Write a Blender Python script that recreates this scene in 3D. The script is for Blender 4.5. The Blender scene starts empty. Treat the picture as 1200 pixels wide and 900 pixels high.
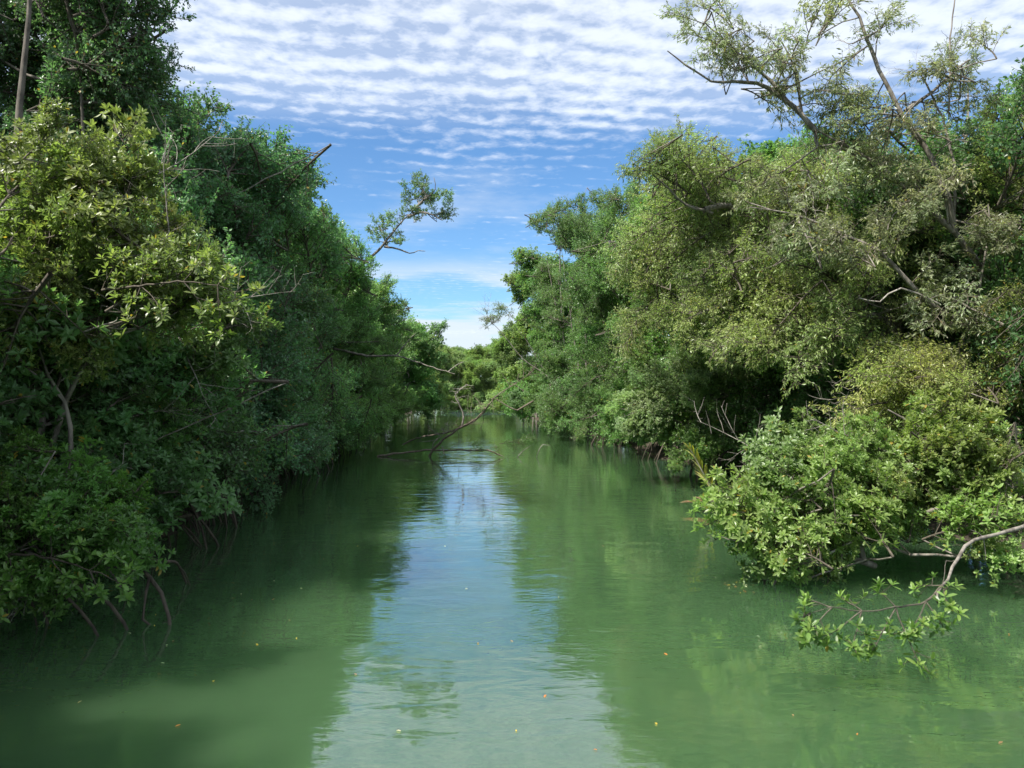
import bpy, math, random
import numpy as np
from mathutils import Vector, Matrix

rad = math.radians
scene = bpy.context.scene
COL = scene.collection

# ------------------------------------------------------------------ camera
F_PX = 870.0                 # focal length in pixels of the 1200 px wide photograph
CAM_H = 3.0
PITCH = math.atan(10 / F_PX)
cam_data = bpy.data.cameras.new('camera')
cam_data.sensor_width = 36.0
cam_data.lens = 36.0 * F_PX / 1200.0
cam_data.clip_start = 0.1
cam_data.clip_end = 6000
cam = bpy.data.objects.new('camera', cam_data)
COL.objects.link(cam)
cam.location = (0, 0, CAM_H)
cam.rotation_euler = (math.pi / 2 + PITCH, 0, 0)
scene.camera = cam

# ------------------------------------------------------------------ sun and exposure
SUN_EL, SUN_AZ = 53.0, -126.0        # azimuth in degrees from +Y towards +X (left and a little behind)
sun_dir = Vector((math.sin(rad(SUN_AZ)) * math.cos(rad(SUN_EL)),
                  math.cos(rad(SUN_AZ)) * math.cos(rad(SUN_EL)), math.sin(rad(SUN_EL))))
sd = bpy.data.lights.new('sun', 'SUN')
sd.energy = 4.0
sd.angle = rad(0.55)
sd.color = (1.0, 0.95, 0.86)
sun = bpy.data.objects.new('sun', sd)
COL.objects.link(sun)
sun.rotation_euler = sun_dir.to_track_quat('Z', 'Y').to_euler()
sun.location = sun_dir * 60

scene.view_settings.view_transform = 'Standard'
scene.view_settings.look = 'None'
scene.view_settings.exposure = 1.2
scene.view_settings.gamma = 1.0
scene.render.engine = 'CYCLES'
scene.cycles.max_bounces = 6
scene.cycles.diffuse_bounces = 3
scene.cycles.glossy_bounces = 3
scene.cycles.transmission_bounces = 4
scene.cycles.use_denoising = True
scene.cycles.caustics_reflective = False
scene.cycles.caustics_refractive = False
scene.cycles.sample_clamp_indirect = 4.0


# ------------------------------------------------------------------ node helpers
class NT:
    def __init__(self, tree):
        self.t = tree
        tree.nodes.clear()

    def n(self, kind, **kw):
        nd = self.t.nodes.new(kind)
        for k, v in kw.items():
            setattr(nd, k, v)
        return nd

    def put(self, sock, v):
        if isinstance(v, bpy.types.NodeSocket):
            self.t.links.new(v, sock)
        elif v is not None:
            if sock.type in ('RGBA',) and not hasattr(v, '__len__'):
                v = (v, v, v, 1)
            if sock.type == 'RGBA' and len(v) == 3:
                v = (*v, 1)
            sock.default_value = v

    def math(self, op, a, b=None, c=None, clamp=False):
        nd = self.n('ShaderNodeMath', operation=op, use_clamp=clamp)
        for i, v in enumerate((a, b, c)):
            if v is not None:
                self.put(nd.inputs[i], v)
        return nd.outputs[0]

    def vmath(self, op, a, b=None):
        nd = self.n('ShaderNodeVectorMath', operation=op)
        self.put(nd.inputs[0], a)
        if b is not None:
            self.put(nd.inputs[1], b)
        return nd.outputs[0]

    def mix(self, fac, a, b, blend='MIX'):
        nd = self.n('ShaderNodeMix', data_type='RGBA', blend_type=blend)
        self.put(nd.inputs[0], fac)
        self.put(nd.inputs[6], a)
        self.put(nd.inputs[7], b)
        return nd.outputs[2]

    def noise(self, vec, scale, detail=4, rough=0.55, dist=0.0, out=0):
        nd = self.n('ShaderNodeTexNoise')
        if vec is not None:
            self.put(nd.inputs['Vector'], vec)
        nd.inputs['Scale'].default_value = scale
        nd.inputs['Detail'].default_value = detail
        nd.inputs['Roughness'].default_value = rough
        nd.inputs['Distortion'].default_value = dist
        return nd.outputs[out]

    def smooth(self, v, lo, hi, to0=0.0, to1=1.0):
        nd = self.n('ShaderNodeMapRange', interpolation_type='SMOOTHSTEP')
        self.put(nd.inputs[0], v)
        nd.inputs[1].default_value = lo
        nd.inputs[2].default_value = hi
        nd.inputs[3].default_value = to0
        nd.inputs[4].default_value = to1
        return nd.outputs[0]

    def comb(self, x, y, z):
        nd = self.n('ShaderNodeCombineXYZ')
        for i, v in enumerate((x, y, z)):
            self.put(nd.inputs[i], v)
        return nd.outputs[0]


# ------------------------------------------------------------------ sky
SKY_STRENGTH = 0.055
world = bpy.data.worlds.new('World')
scene.world = world
world.use_nodes = True
W = NT(world.node_tree)
sky = W.n('ShaderNodeTexSky', sky_type='NISHITA')
sky.sun_disc = False
sky.sun_elevation = rad(SUN_EL)
sky.sun_rotation = rad(SUN_AZ)
sky.altitude = 0
sky.air_density = 1.0
sky.dust_density = 0.1
sky.ozone_density = 3.0
tc = W.n('ShaderNodeTexCoord')
sep = W.n('ShaderNodeSeparateXYZ')
W.t.links.new(tc.outputs['Generated'], sep.inputs[0])
dx, dy, dz = sep.outputs
zc = W.math('MAXIMUM', dz, 0.03)
cx = W.math('DIVIDE', dx, zc)            # where the ray meets a flat cloud deck one unit up
cy = W.math('DIVIDE', dy, zc)
deck = W.comb(cx, cy, 0.0)
warp = W.noise(deck, 0.9, 3, 0.5)
warp2 = W.noise(deck, 3.2, 2, 0.5)
big = W.noise(deck, 0.55, 3, 0.5)
fine = W.noise(deck, 10.0, 5, 0.6, 0.3)
mott = W.noise(deck, 15.0, 3, 0.6, 0.2)
ph = W.math('MULTIPLY', W.math('ADD', W.math('ADD', W.math('ADD', cy, W.math('MULTIPLY', cx, -0.16)),
                                            W.math('MULTIPLY', warp, 0.42)),
                               W.math('MULTIPLY', warp2, 0.10)), 2 * math.pi / 0.14)
wave = W.math('MULTIPLY', W.math('SINE', ph), 0.5)
cellph = W.math('MULTIPLY', W.math('ADD', W.math('ADD', cx, W.math('MULTIPLY', cy, 0.35)),
                                   W.math('MULTIPLY', warp2, 0.5)), 2 * math.pi / 0.17)
cell = W.math('MULTIPLY', W.math('SINE', cellph), 0.5)
dens = W.math('ADD', W.math('MULTIPLY', wave, 0.34), W.math('MULTIPLY', cell, 0.12))
dens = W.math('ADD', dens, W.math('MULTIPLY', W.math('SUBTRACT', fine, 0.5), 1.4))
dens = W.math('ADD', dens, W.math('MULTIPLY', W.math('SUBTRACT', big, 0.5), 1.9))
edge = W.math('ADD', cy, W.math('ADD', W.math('MULTIPLY', W.math('SUBTRACT', warp, 0.5), 1.5),
                                W.math('MULTIPLY', cx, 0.02)))
cover = W.smooth(edge, 1.9, 3.35, 0.50, -0.5)
dens = W.math('ADD', dens, cover)
dens = W.math('ADD', dens, W.math('MULTIPLY', W.math('SUBTRACT', mott, 0.5), 1.1))
cl = W.smooth(dens, -0.45, 0.85)
cl = W.math('MAXIMUM', W.math('MULTIPLY', cl, 0.78), W.smooth(edge, 2.1, 3.0, 0.34, 0.0))
# low thin streaks towards the horizon
streak = W.noise(W.comb(W.math('MULTIPLY', dx, 2.0), W.math('MULTIPLY', dy, 2.0), W.math('MULTIPLY', dz, 22.0)), 1.6, 5, 0.55)
band = W.math('MULTIPLY', W.smooth(dz, 0.0, 0.03), W.smooth(dz, 0.135, 0.19, 1.0, 0.0))
st = W.math('MULTIPLY', W.smooth(W.math('ADD', streak, W.math('MULTIPLY', dz, -0.9)), 0.30, 0.48), band)
st = W.math('MULTIPLY', st, 0.9)
wisp = W.noise(W.comb(W.math('MULTIPLY', dx, 3.0), W.math('MULTIPLY', dy, 3.0), W.math('MULTIPLY', dz, 12.0)), 1.5, 6, 0.6)
ws = W.math('MULTIPLY', W.smooth(wisp, 0.52, 0.75), 0.30)
ws = W.math('MULTIPLY', ws, W.smooth(dz, 0.1, 0.2))
lowhaze = W.smooth(dz, -0.02, 0.10, 0.45, 0.0)
skyc = W.mix(1.0, sky.outputs[0], (0.87, 1.19, 1.42), 'MULTIPLY')
c1 = W.mix(lowhaze, skyc, (5.4, 6.6, 7.8))
c2 = W.mix(st, c1, (6.6, 7.3, 8.0))
c3 = W.mix(ws, c2, (6.6, 7.3, 8.2))
c4 = W.mix(cl, c3, (9.0, 9.5, 10.2))
bg = W.n('ShaderNodeBackground')
W.put(bg.inputs[0], c4)
bg.inputs[1].default_value = SKY_STRENGTH
wo = W.n('ShaderNodeOutputWorld')
W.t.links.new(bg.outputs[0], wo.inputs[0])


def new_mat(name):
    m = bpy.data.materials.new(name)
    m.use_nodes = True
    return m, NT(m.node_tree)


def out(nt, shader):
    o = nt.n('ShaderNodeOutputMaterial')
    nt.t.links.new(shader, o.inputs[0])


# ------------------------------------------------------------------ materials
def leaf_material(name, rough, trans=0.30):
    m, t = new_mat(name)
    oi = t.n('ShaderNodeObjectInfo')
    at = t.n('ShaderNodeAttribute', attribute_name='tint')
    tint = at.outputs['Fac']
    base = oi.outputs['Color']
    # every leaf its own age: young ones paler and yellower, a few yellow or brown
    val = t.math('ADD', t.math('MULTIPLY', tint, 1.15), 1.05)
    val = t.math('MULTIPLY', val, t.math('ADD', t.math('MULTIPLY', oi.outputs['Random'], 0.5), 0.75))
    c = t.mix(1.0, base, t.comb(val, val, val), 'MULTIPLY')
    young = t.smooth(tint, 0.55, 0.95, 0.0, 0.35)
    c = t.mix(young, c, (0.19, 0.22, 0.075))
    old = t.math('GREATER_THAN', tint, 0.985)
    c = t.mix(t.math('MULTIPLY', old, 0.8), c, (0.34, 0.22, 0.035))
    p = t.n('ShaderNodeBsdfPrincipled')
    t.put(p.inputs['Base Color'], c)
    p.inputs['Roughness'].default_value = rough
    p.inputs['Specular IOR Level'].default_value = 0.55
    tr = t.n('ShaderNodeBsdfTranslucent')
    tc_ = t.mix(1.0, c, (1.8, 2.0, 1.1), 'MULTIPLY')
    t.put(tr.inputs['Color'], tc_)
    mx = t.n('ShaderNodeMixShader')
    mx.inputs[0].default_value = trans
    t.t.links.new(p.outputs[0], mx.inputs[1])
    t.t.links.new(tr.outputs[0], mx.inputs[2])
    out(t, mx.outputs[0])
    return m


def bark_material(name, dark, pale, scale=9.0):
    m, t = new_mat(name)
    co = t.n('ShaderNodeTexCoord').outputs['Object']
    mp = t.n('ShaderNodeMapping')
    t.put(mp.inputs[0], co)
    mp.inputs['Scale'].default_value = (1, 1, 0.35)
    n1 = t.noise(mp.outputs[0], scale, 6, 0.65)
    n2 = t.noise(mp.outputs[0], scale * 0.25, 3, 0.5)
    c = t.mix(t.smooth(n1, 0.35, 0.65), dark, pale)
    c = t.mix(t.smooth(n2, 0.5, 0.7, 0.0, 0.6), c, tuple(0.8 * a for a in pale))
    p = t.n('ShaderNodeBsdfPrincipled')
    t.put(p.inputs['Base Color'], c)
    p.inputs['Roughness'].default_value = 0.85
    b = t.n('ShaderNodeBump')
    b.inputs['Strength'].default_value = 0.6
    b.inputs['Distance'].default_value = 0.02
    t.put(b.inputs['Height'], n1)
    t.t.links.new(b.outputs[0], p.inputs['Normal'])
    out(t, p.outputs[0])
    return m


M_LEAF = leaf_material('waxy_leaf', 0.38, 0.42)
M_BARK = bark_material('grey_bark', (0.10, 0.085, 0.07), (0.26, 0.235, 0.20))
M_BARKD = bark_material('dark_bark', (0.055, 0.046, 0.036), (0.15, 0.13, 0.105))
M_TWIG = bark_material('brown_twig_bark', (0.045, 0.038, 0.026), (0.12, 0.10, 0.075), 20)
M_ROOT = bark_material('wet_root_bark', (0.035, 0.028, 0.02), (0.10, 0.08, 0.06))
M_DEAD = bark_material('bleached_wood', (0.14, 0.12, 0.10), (0.38, 0.35, 0.31), 14)
M_SNAG = bark_material('brown_dead_wood', (0.07, 0.05, 0.038), (0.22, 0.18, 0.14), 14)


def water_material():
    m, t = new_mat('turbid_green_water')
    g = t.n('ShaderNodeNewGeometry').outputs['Position']
    s = t.n('ShaderNodeSeparateXYZ')
    t.t.links.new(g, s.inputs[0])
    X, Y, Z = s.outputs
    pos = t.comb(X, t.math('MULTIPLY', Y, 1.0), 0.0)
    rip = t.noise(t.comb(t.math('MULTIPLY', X, 0.8), t.math('MULTIPLY', Y, 1.6), 0.0), 1.1, 3, 0.5, 0.4)
    rip2 = t.noise(t.comb(t.math('MULTIPLY', X, 0.7), t.math('MULTIPLY', Y, 1.9), 3.0), 4.2, 3, 0.55, 0.6)
    swell = t.noise(pos, 0.22, 2, 0.5)
    patch = t.smooth(t.noise(pos, 0.16, 3, 0.5), 0.38, 0.66, 0.35, 1.3)
    far = t.math('MULTIPLY', t.smooth(Y, 84, 105), t.smooth(Y, 150, 175, 1.0, 0.0))
    patch = t.math('ADD', patch, t.math('MULTIPLY', far, 14.0))
    h = t.math('ADD', t.math('MULTIPLY', rip, 0.013), t.math('MULTIPLY', t.math('MULTIPLY', rip2, 0.0024), patch))
    h = t.math('ADD', h, t.math('MULTIPLY', swell, 0.03))
    b = t.n('ShaderNodeBump')
    b.inputs['Strength'].default_value = 1.0
    b.inputs['Distance'].default_value = 1.0
    t.put(b.inputs['Height'], h)
    # silt plumes hanging in the water
    silt = t.noise(t.comb(X, t.math('MULTIPLY', Y, 0.35), 7.0), 0.35, 4, 0.55)
    c = t.mix(t.smooth(silt, 0.3, 0.7), (0.040, 0.088, 0.037), (0.049, 0.102, 0.044))
    p = t.n('ShaderNodeBsdfPrincipled')
    t.put(p.inputs['Base Color'], c)
    p.inputs['Roughness'].default_value = 0.02
    p.inputs['IOR'].default_value = 1.9
    p.inputs['Coat Weight'].default_value = 0.6
    p.inputs['Coat IOR'].default_value = 1.6
    p.inputs['Coat Roughness'].default_value = 0.02
    t.t.links.new(b.outputs[0], p.inputs['Coat Normal'])
    p.subsurface_method = 'BURLEY'
    p.inputs['Subsurface Weight'].default_value = 1.0
    p.inputs['Subsurface Radius'].default_value = (2.2, 2.8, 2.2)
    p.inputs['Subsurface Scale'].default_value = 1.0
    t.t.links.new(b.outputs[0], p.inputs['Normal'])
    out(t, p.outputs[0])
    return m


def mud_material():
    m, t = new_mat('leaf_littered_mud')
    g = t.n('ShaderNodeNewGeometry').outputs['Position']
    n1 = t.noise(g, 1.2, 5, 0.6)
    n2 = t.noise(g, 14.0, 4, 0.6)
    c = t.mix(n1, (0.030, 0.024, 0.016), (0.070, 0.055, 0.035))
    c = t.mix(t.smooth(n2, 0.55, 0.7, 0, 0.7), c, (0.12, 0.085, 0.045))
    p = t.n('ShaderNodeBsdfPrincipled')
    t.put(p.inputs['Base Color'], c)
    p.inputs['Roughness'].default_value = 0.8
    b = t.n('ShaderNodeBump')
    b.inputs['Distance'].default_value = 0.05
    t.put(b.inputs['Height'], n2)
    t.t.links.new(b.outputs[0], p.inputs['Normal'])
    out(t, p.outputs[0])
    return m


M_WATER = water_material()
M_MUD = mud_material()


# ------------------------------------------------------------------ object helpers
def link(name, data, parent=None, loc=None, **props):
    o = bpy.data.objects.new(name, data)
    COL.objects.link(o)
    if loc is not None:
        o.location = loc
    if parent is not None:
        o.parent = parent
    for k, v in props.items():
        o[k] = v
    return o


def P(px, py, Y):
    """World point seen at pixel (px, py) of the photograph, Y metres ahead of the camera."""
    a = (px - 600) / F_PX
    v = (450 - py) / F_PX
    cp, sp = math.cos(PITCH), math.sin(PITCH)
    d = Vector((a, cp - v * sp, sp + v * cp))
    return Vector((0, 0, CAM_H)) + d * (Y / d.y)


class Mesher:
    """Collects tubes and leaves in numpy arrays and writes one mesh."""

    def __init__(self):
        self.V, self.F, self.M, self.T = [], [], [], []
        self.nv = 0

    def add(self, verts, faces, mat, tint=0.5):
        self.V.append(np.asarray(verts, float).reshape(-1, 3))
        n = len(self.V[-1])
        f = np.asarray(faces, int) + self.nv
        self.F.append(f)
        self.M.append(np.full(len(f), mat, int))
        self.T.append(np.full(n, tint) if np.isscalar(tint) else np.asarray(tint))
        self.nv += n

    def tube(self, pts, radii, sides=5, mat=0):
        pts = [Vector(p) for p in pts]
        n = len(pts)
        V = []
        up = Vector((0.31, 0.17, 0.93)).normalized()
        for i, p in enumerate(pts):
            d = pts[min(i + 1, n - 1)] - pts[max(i - 1, 0)]
            if d.length < 1e-7:
                d = Vector((0, 0, 1))
            d.normalize()
            s = d.cross(up)
            if s.length < 0.05:
                s = d.cross(Vector((1, 0, 0)))
            s.normalize()
            t = s.cross(d)
            r = radii[i]
            for k in range(sides):
                a = 2 * math.pi * k / sides
                V.append(p + s * (math.cos(a) * r) + t * (math.sin(a) * r))
        Fq = []
        for i in range(n - 1):
            for k in range(sides):
                k2 = (k + 1) % sides
                Fq.append((i * sides + k, i * sides + k2, (i + 1) * sides + k2, (i + 1) * sides + k))
        self.add([tuple(v) for v in V], Fq, mat)

    def leaves(self, pos, u, nrm, length, width, tint, shape, mat=1):
        u = u / np.linalg.norm(u, axis=1, keepdims=True)
        s = np.cross(nrm, u)
        s /= (np.linalg.norm(s, axis=1, keepdims=True) + 1e-9)
        w = np.cross(u, s)
        if shape == 'near':
            tp = [(0, 0, 0), (.28, .40, .03), (.30, 0, 0), (.28, -.40, .03), (.68, .42, .0), (.70, 0, -.035), (.68, -.42, .0), (1, 0, -.12)]
            quads = [(1, 2, 5, 4), (2, 3, 6, 5)]
            tris = [(0, 2, 1), (0, 3, 2), (4, 5, 7), (5, 6, 7)]
        elif shape == 'mid':
            tp = [(0, 0, 0), (.5, .5, .03), (.5, -.5, .03), (1, 0, -.1), (.5, 0, -.03)]
            quads = []
            tris = [(0, 4, 1), (4, 3, 1), (0, 2, 4), (4, 2, 3)]
        else:
            tp = [(0, 0, 0), (.5, .5, .05), (1, 0, -.05), (.5, -.5, .05)]
            quads = []
            tris = [(0, 3, 2), (0, 2, 1)]
        tp = np.array(tp)
        N, K = len(pos), len(tp)
        V = (pos[:, None, :] + u[:, None, :] * (tp[None, :, 0:1] * length[:, None, None])
             + s[:, None, :] * (tp[None, :, 1:2] * width[:, None, None])
             + w[:, None, :] * (tp[None, :, 2:3] * length[:, None, None])).reshape(-1, 3)
        offs = (np.arange(N) * K)[:, None, None]
        ft = (np.array(tris)[None] + offs).reshape(-1, 3)
        T = np.repeat(tint, K)
        base = self.nv
        self.V.append(V)
        self.T.append(T)
        self.nv += len(V)
        self.F.append(ft + base)
        self.M.append(np.full(len(ft), mat, int))
        if quads:
            fq = (np.array(quads)[None] + offs).reshape(-1, 4) + base
            self.F.append(fq)
            self.M.append(np.full(len(fq), mat, int))

    def build(self, name, mats, smooth=True):
        V = np.concatenate(self.V)
        loops = np.concatenate([f.reshape(-1) for f in self.F])
        tot = np.concatenate([np.full(len(f), f.shape[1], int) for f in self.F])
        start = np.concatenate([[0], np.cumsum(tot)[:-1]])
        mi = np.concatenate(self.M)
        me = bpy.data.meshes.new(name)
        me.vertices.add(len(V))
        me.vertices.foreach_set('co', V.reshape(-1).astype(np.float32))
        me.loops.add(len(loops))
        me.loops.foreach_set('vertex_index', loops.astype(np.int32))
        me.polygons.add(len(tot))
        me.polygons.foreach_set('loop_start', start.astype(np.int32))
        me.polygons.foreach_set('loop_total', tot.astype(np.int32))
        for m in mats:
            me.materials.append(m)
        me.polygons.foreach_set('material_index', mi.astype(np.int32))
        me.polygons.foreach_set('use_smooth', (mi == 0) if smooth else np.zeros(len(mi), bool))
        a = me.attributes.new('tint', 'FLOAT', 'POINT')
        a.data.foreach_set('value', np.concatenate(self.T).astype(np.float32))
        me.update(calc_edges=True)
        return me


def bend(p0, d0, length, n, rng, wob=0.12, droop=0.0):
    """A wandering line of n segments from p0 in direction d0."""
    pts = [Vector(p0)]
    d = Vector(d0).normalized()
    for i in range(n):
        d = (d + Vector((rng.uniform(-wob, wob), rng.uniform(-wob, wob), rng.uniform(-wob, wob) + droop))).normalized()
        pts.append(pts[-1] + d * (length / n))
    return pts


def smooth_line(pts, step):
    """Catmull-Rom curve through pts, resampled about every step metres."""
    pts = [Vector(p) for p in pts]
    if len(pts) < 3:
        n = max(1, int((pts[1] - pts[0]).length / step))
        return [pts[0].lerp(pts[1], i / n) for i in range(n + 1)]
    ext = [pts[0] * 2 - pts[1]] + pts + [pts[-1] * 2 - pts[-2]]
    res = [pts[0]]
    for k in range(1, len(ext) - 2):
        p0, p1, p2, p3 = ext[k - 1:k + 3]
        n = max(2, int((p2 - p1).length / step))
        for i in range(1, n + 1):
            t = i / n
            res.append(0.5 * ((2 * p1) + (p2 - p0) * t + (2 * p0 - 5 * p1 + 4 * p2 - p3) * t * t + (3 * p1 - p0 - 3 * p2 + p3) * t ** 3))
    return res


# ------------------------------------------------------------------ boughs
def bough_sites(rng, L, nsec, terlen, droop, flat=0.55):
    """Skeleton of a bough growing along +X.  Returns wood tubes and leaf-bearing twigs."""
    tubes, twigs = [], []
    main = bend((0, 0, 0), (1, 0, 0.12), L, 9, rng, 0.13, droop)
    tubes.append((main, [0.028 * L / 2 * (1 - 0.85 * i / 9) for i in range(10)], 5))
    for k in range(nsec):
        t = 0.14 + 0.86 * (k + rng.uniform(0, 0.8)) / nsec
        t = min(t, 0.995)
        f = t * 9
        i = min(int(f), 8)
        p = main[i].lerp(main[i + 1], f - i)
        ax = (main[i + 1] - main[i]).normalized()
        side = 1 if k % 2 else -1
        ang = rng.gauss(0, 0.55) + (0 if rng.random() < flat else rng.choice((-1.2, 1.2, 1.4)))
        lat = Vector((0, side * math.cos(ang), math.sin(ang) * 0.8 + 0.15)).normalized()
        d = (ax * rng.uniform(0.55, 1.1) + lat).normalized()
        sl = L * 0.46 * (1 - 0.55 * t) * rng.uniform(0.6, 1.2)
        sec = bend(p, d, sl, 5, rng, 0.16, droop)
        tubes.append((sec, [0.010 * (1 - 0.7 * j / 5) * L / 2 + 0.002 for j in range(6)], 4))
        nt = max(3, int(sl / 0.085))
        for q in range(nt):
            u = 0.2 + 0.8 * (q + rng.random()) / nt
            g = min(u, 0.999) * 5
            j = min(int(g), 4)
            pp = sec[j].lerp(sec[j + 1], g - j)
            a2 = (sec[j + 1] - sec[j]).normalized()
            rv = Vector((rng.gauss(0, 1), rng.gauss(0, 1), rng.gauss(0.35, 0.75))).normalized()
            d2 = (a2 * 0.7 + rv).normalized()
            tl = terlen * rng.uniform(0.5, 1.3)
            tw = bend(pp, d2, tl, 2, rng, 0.2, droop)
            tubes.append((tw, [0.0045, 0.0035, 0.0025], 3))
            twigs.append(tw)
    return tubes, twigs


def make_bough(name, seed, kind):
    rng = random.Random(seed)
    nr = np.random.RandomState(seed)
    K = dict(
        # L, nsec, terlen, droop, leaf length, leaf width, shape
        rosette=(1.5, 26, 0.20, 0.02, 0.115, 0.046, 'near'),
        rosette_mid=(2.3, 36, 0.26, 0.02, 0.125, 0.052, 'mid'),
        small=(2.6, 37, 0.30, -0.01, 0.096, 0.056, 'far'),
        small_sprig=(1.0, 12, 0.17, 0.0, 0.085, 0.052, 'far'),
        willow_sprig=(1.25, 13, 0.22, -0.04, 0.115, 0.032, 'mid'),
        willow=(2.1, 24, 0.30, -0.05, 0.105, 0.030, 'mid'),
        far=(3.2, 34, 0.42, 0.0, 0.16, 0.095, 'far'),
    )[kind]
    L, nsec, terlen, droop, ll, lw, shape = K
    tubes, twigs = bough_sites(rng, L, nsec, terlen, droop)
    mb = Mesher()
    for pts, r, s in tubes:
        mb.tube(pts, r, s, 0)
    pos, uu, nn, le, tt = [], [], [], [], []
    for tw in twigs:
        end = tw[-1]
        d = (tw[-1] - tw[-2]).normalized()
        if kind in ('rosette', 'rosette_mid', 'far'):
            axis = (d * 0.6 + Vector((0, 0, 0.75)) + Vector((rng.gauss(0, .2), rng.gauss(0, .2), 0))).normalized()
            a = axis.orthogonal().normalized()
            b = axis.cross(a)
            n = rng.randint(6, 9)
            ph = rng.random() * 6.28
            tb = rng.random() * 0.45
            for i in range(n):
                f = i / (n - 1)
                th = 0.35 + 1.15 * (1 - f) + rng.uniform(-.15, .15)
                az = ph + i * 2.4
                rd = a * math.cos(az) + b * math.sin(az)
                u = axis * math.cos(th) + rd * math.sin(th)
                nrm = axis * math.sin(th) - rd * math.cos(th) * 0.8 + Vector((0, 0, 0.25))
                pos.append(end - axis * (0.035 * (1 - f)))
                uu.append(u)
                nn.append(nrm)
                le.append(ll * (0.7 + 0.5 * (1 - f)) * rng.uniform(0.8, 1.15))
                tt.append(min(1, tb + 0.45 * f * rng.random() + 0.1 * rng.random()))
                if rng.random() < 0.014:
                    tt[-1] = 1.0
            extra = 2
        else:
            extra = {'small': 7, 'willow': 7, 'small_sprig': 7, 'willow_sprig': 7}[kind]
        for i in range(extra):
            f = (i + rng.random()) / extra * 1.99
            j = min(int(f), 1)
            p = tw[j].lerp(tw[j + 1], f - j)
            a = d.orthogonal().normalized()
            az = rng.random() * 6.28
            rd = a * math.cos(az) + d.cross(a) * math.sin(az)
            if kind.startswith('willow'):
                u = (d * 0.5 + rd * 0.6 + Vector((0, 0, -0.55))).normalized()
                nrm = Vector((rng.gauss(0, .5), rng.gauss(0, .5), 0.7))
            else:
                u = (d * 0.55 + rd * 0.9 + Vector((0, 0, -0.1))).normalized()
                nrm = Vector((rng.gauss(0, .8), rng.gauss(0, .8), 1.0))
            pos.append(p)
            uu.append(u)
            nn.append(nrm)
            le.append(ll * rng.uniform(0.65, 1.2))
            tt.append(rng.random() * 0.75 if rng.random() > 0.008 else 1.0)
    pos = np.array([tuple(v) for v in pos])
    uu = np.array([tuple(v) for v in uu])
    nn = np.array([tuple(v) for v in nn])
    le = np.array(le)
    wd = le * (lw / ll) * nr.uniform(0.85, 1.15, len(le))
    mb.leaves(pos, uu, nn, le, wd, np.array(tt), shape)
    return mb.build(name, [M_TWIG, M_LEAF]), L, len(le)


BOUGH = {}
tot = 0
for kind, nvar in (('small_sprig', 3), ('willow_sprig', 4), ('rosette', 4), ('rosette_mid', 4), ('small', 4), ('willow', 4), ('far', 3)):
    BOUGH[kind] = [make_bough('bough_' + kind, 100 * len(kind) + i, kind) for i in range(nvar)]
    print(kind, [(b[2], len(b[0].polygons)) for b in BOUGH[kind]])


def make_bare(seed, L=1.7):
    rng = random.Random(seed)
    tubes, twigs = bough_sites(rng, L, 11, 0.22, 0.0)
    mb = Mesher()
    for pts, r, s in tubes[:1] + [t for t in tubes[1:] if rng.random() < 0.55]:
        mb.tube(pts, [x * 0.5 for x in r], s, 0)
    return mb.build('bare_branch', [M_DEAD]), L, 0


BARE = [make_bare(900 + i) for i in range(4)]

# ------------------------------------------------------------------ setting: ground, water
BANK_L = [(-60, -9.0), (0, -8.8), (9, -8.0), (14, -7.4), (20, -7.6), (30, -8.8), (43, -9.8), (60, -11.0), (87, -13.2), (110, -14.5), (135, -16.0), (165, -20.0), (190, -30), (230, -70), (400, -400)]
BANK_R = [(-60, 9.5), (0, 9.5), (9, 9.6), (14, 9.2), (20, 8.9), (26, 8.2), (30, 7.2), (40, 6.3), (52, 5.2), (65, 3.9), (85, 2.2), (104, 0.8), (125, -0.8), (150, -2.5), (168, -9), (185, -30), (215, -75), (400, -460)]


def bank(tab, y):
    return float(np.interp(y, [a for a, _ in tab], [b for _, b in tab]))


def ground_z(x, y):
    l, r = bank(BANK_L, y), bank(BANK_R, y)
    s = min(x - l, r - x)           # > 0 inside the channel
    wob = 0.35 * math.sin(x * 0.9 + y * 0.7) + 0.3 * math.sin(y * 1.3 - x * 0.4)
    s += wob
    t = max(-1, min(1, -s / 1.6))
    z = 0.32 * t if t > 0 else 1.4 * t
    if s < -1.6:
        z += min(0.35, (-s - 1.6) * 0.03)
    return z - 0.02 + 0.05 * math.sin(x * 2.1) * math.sin(y * 1.7)


xs = np.concatenate([[-1500, -700, -300, -150, -90, -60], np.arange(-46, 30.1, 0.8), [45, 70, 120, 250, 700, 1500]])
ys = np.concatenate([[-600, -250, -100, -50, -25], np.arange(-12, 60, 0.9), np.arange(60, 240, 3.0), [260, 320, 450, 800, 1600, 3000]])
gv = [(x, y, ground_z(x, y)) for y in ys for x in xs]
nx = len(xs)
gf = [(j * nx + i, j * nx + i + 1, (j + 1) * nx + i + 1, (j + 1) * nx + i) for j in range(len(ys) - 1) for i in range(nx - 1)]
gm = bpy.data.meshes.new('ground')
gm.from_pydata(gv, [], gf)
gm.materials.append(M_MUD)
gm.polygons.foreach_set('use_smooth', [True] * len(gf))
link('ground', gm, kind='structure')
wm = bpy.data.meshes.new('river_water')
wm.from_pydata([(-1400, -500, 0), (1400, -500, 0), (1400, 2800, 0), (-1400, 2800, 0)], [], [(0, 1, 2, 3)])
wm.materials.append(M_WATER)
link('river_water', wm, kind='structure')


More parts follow.
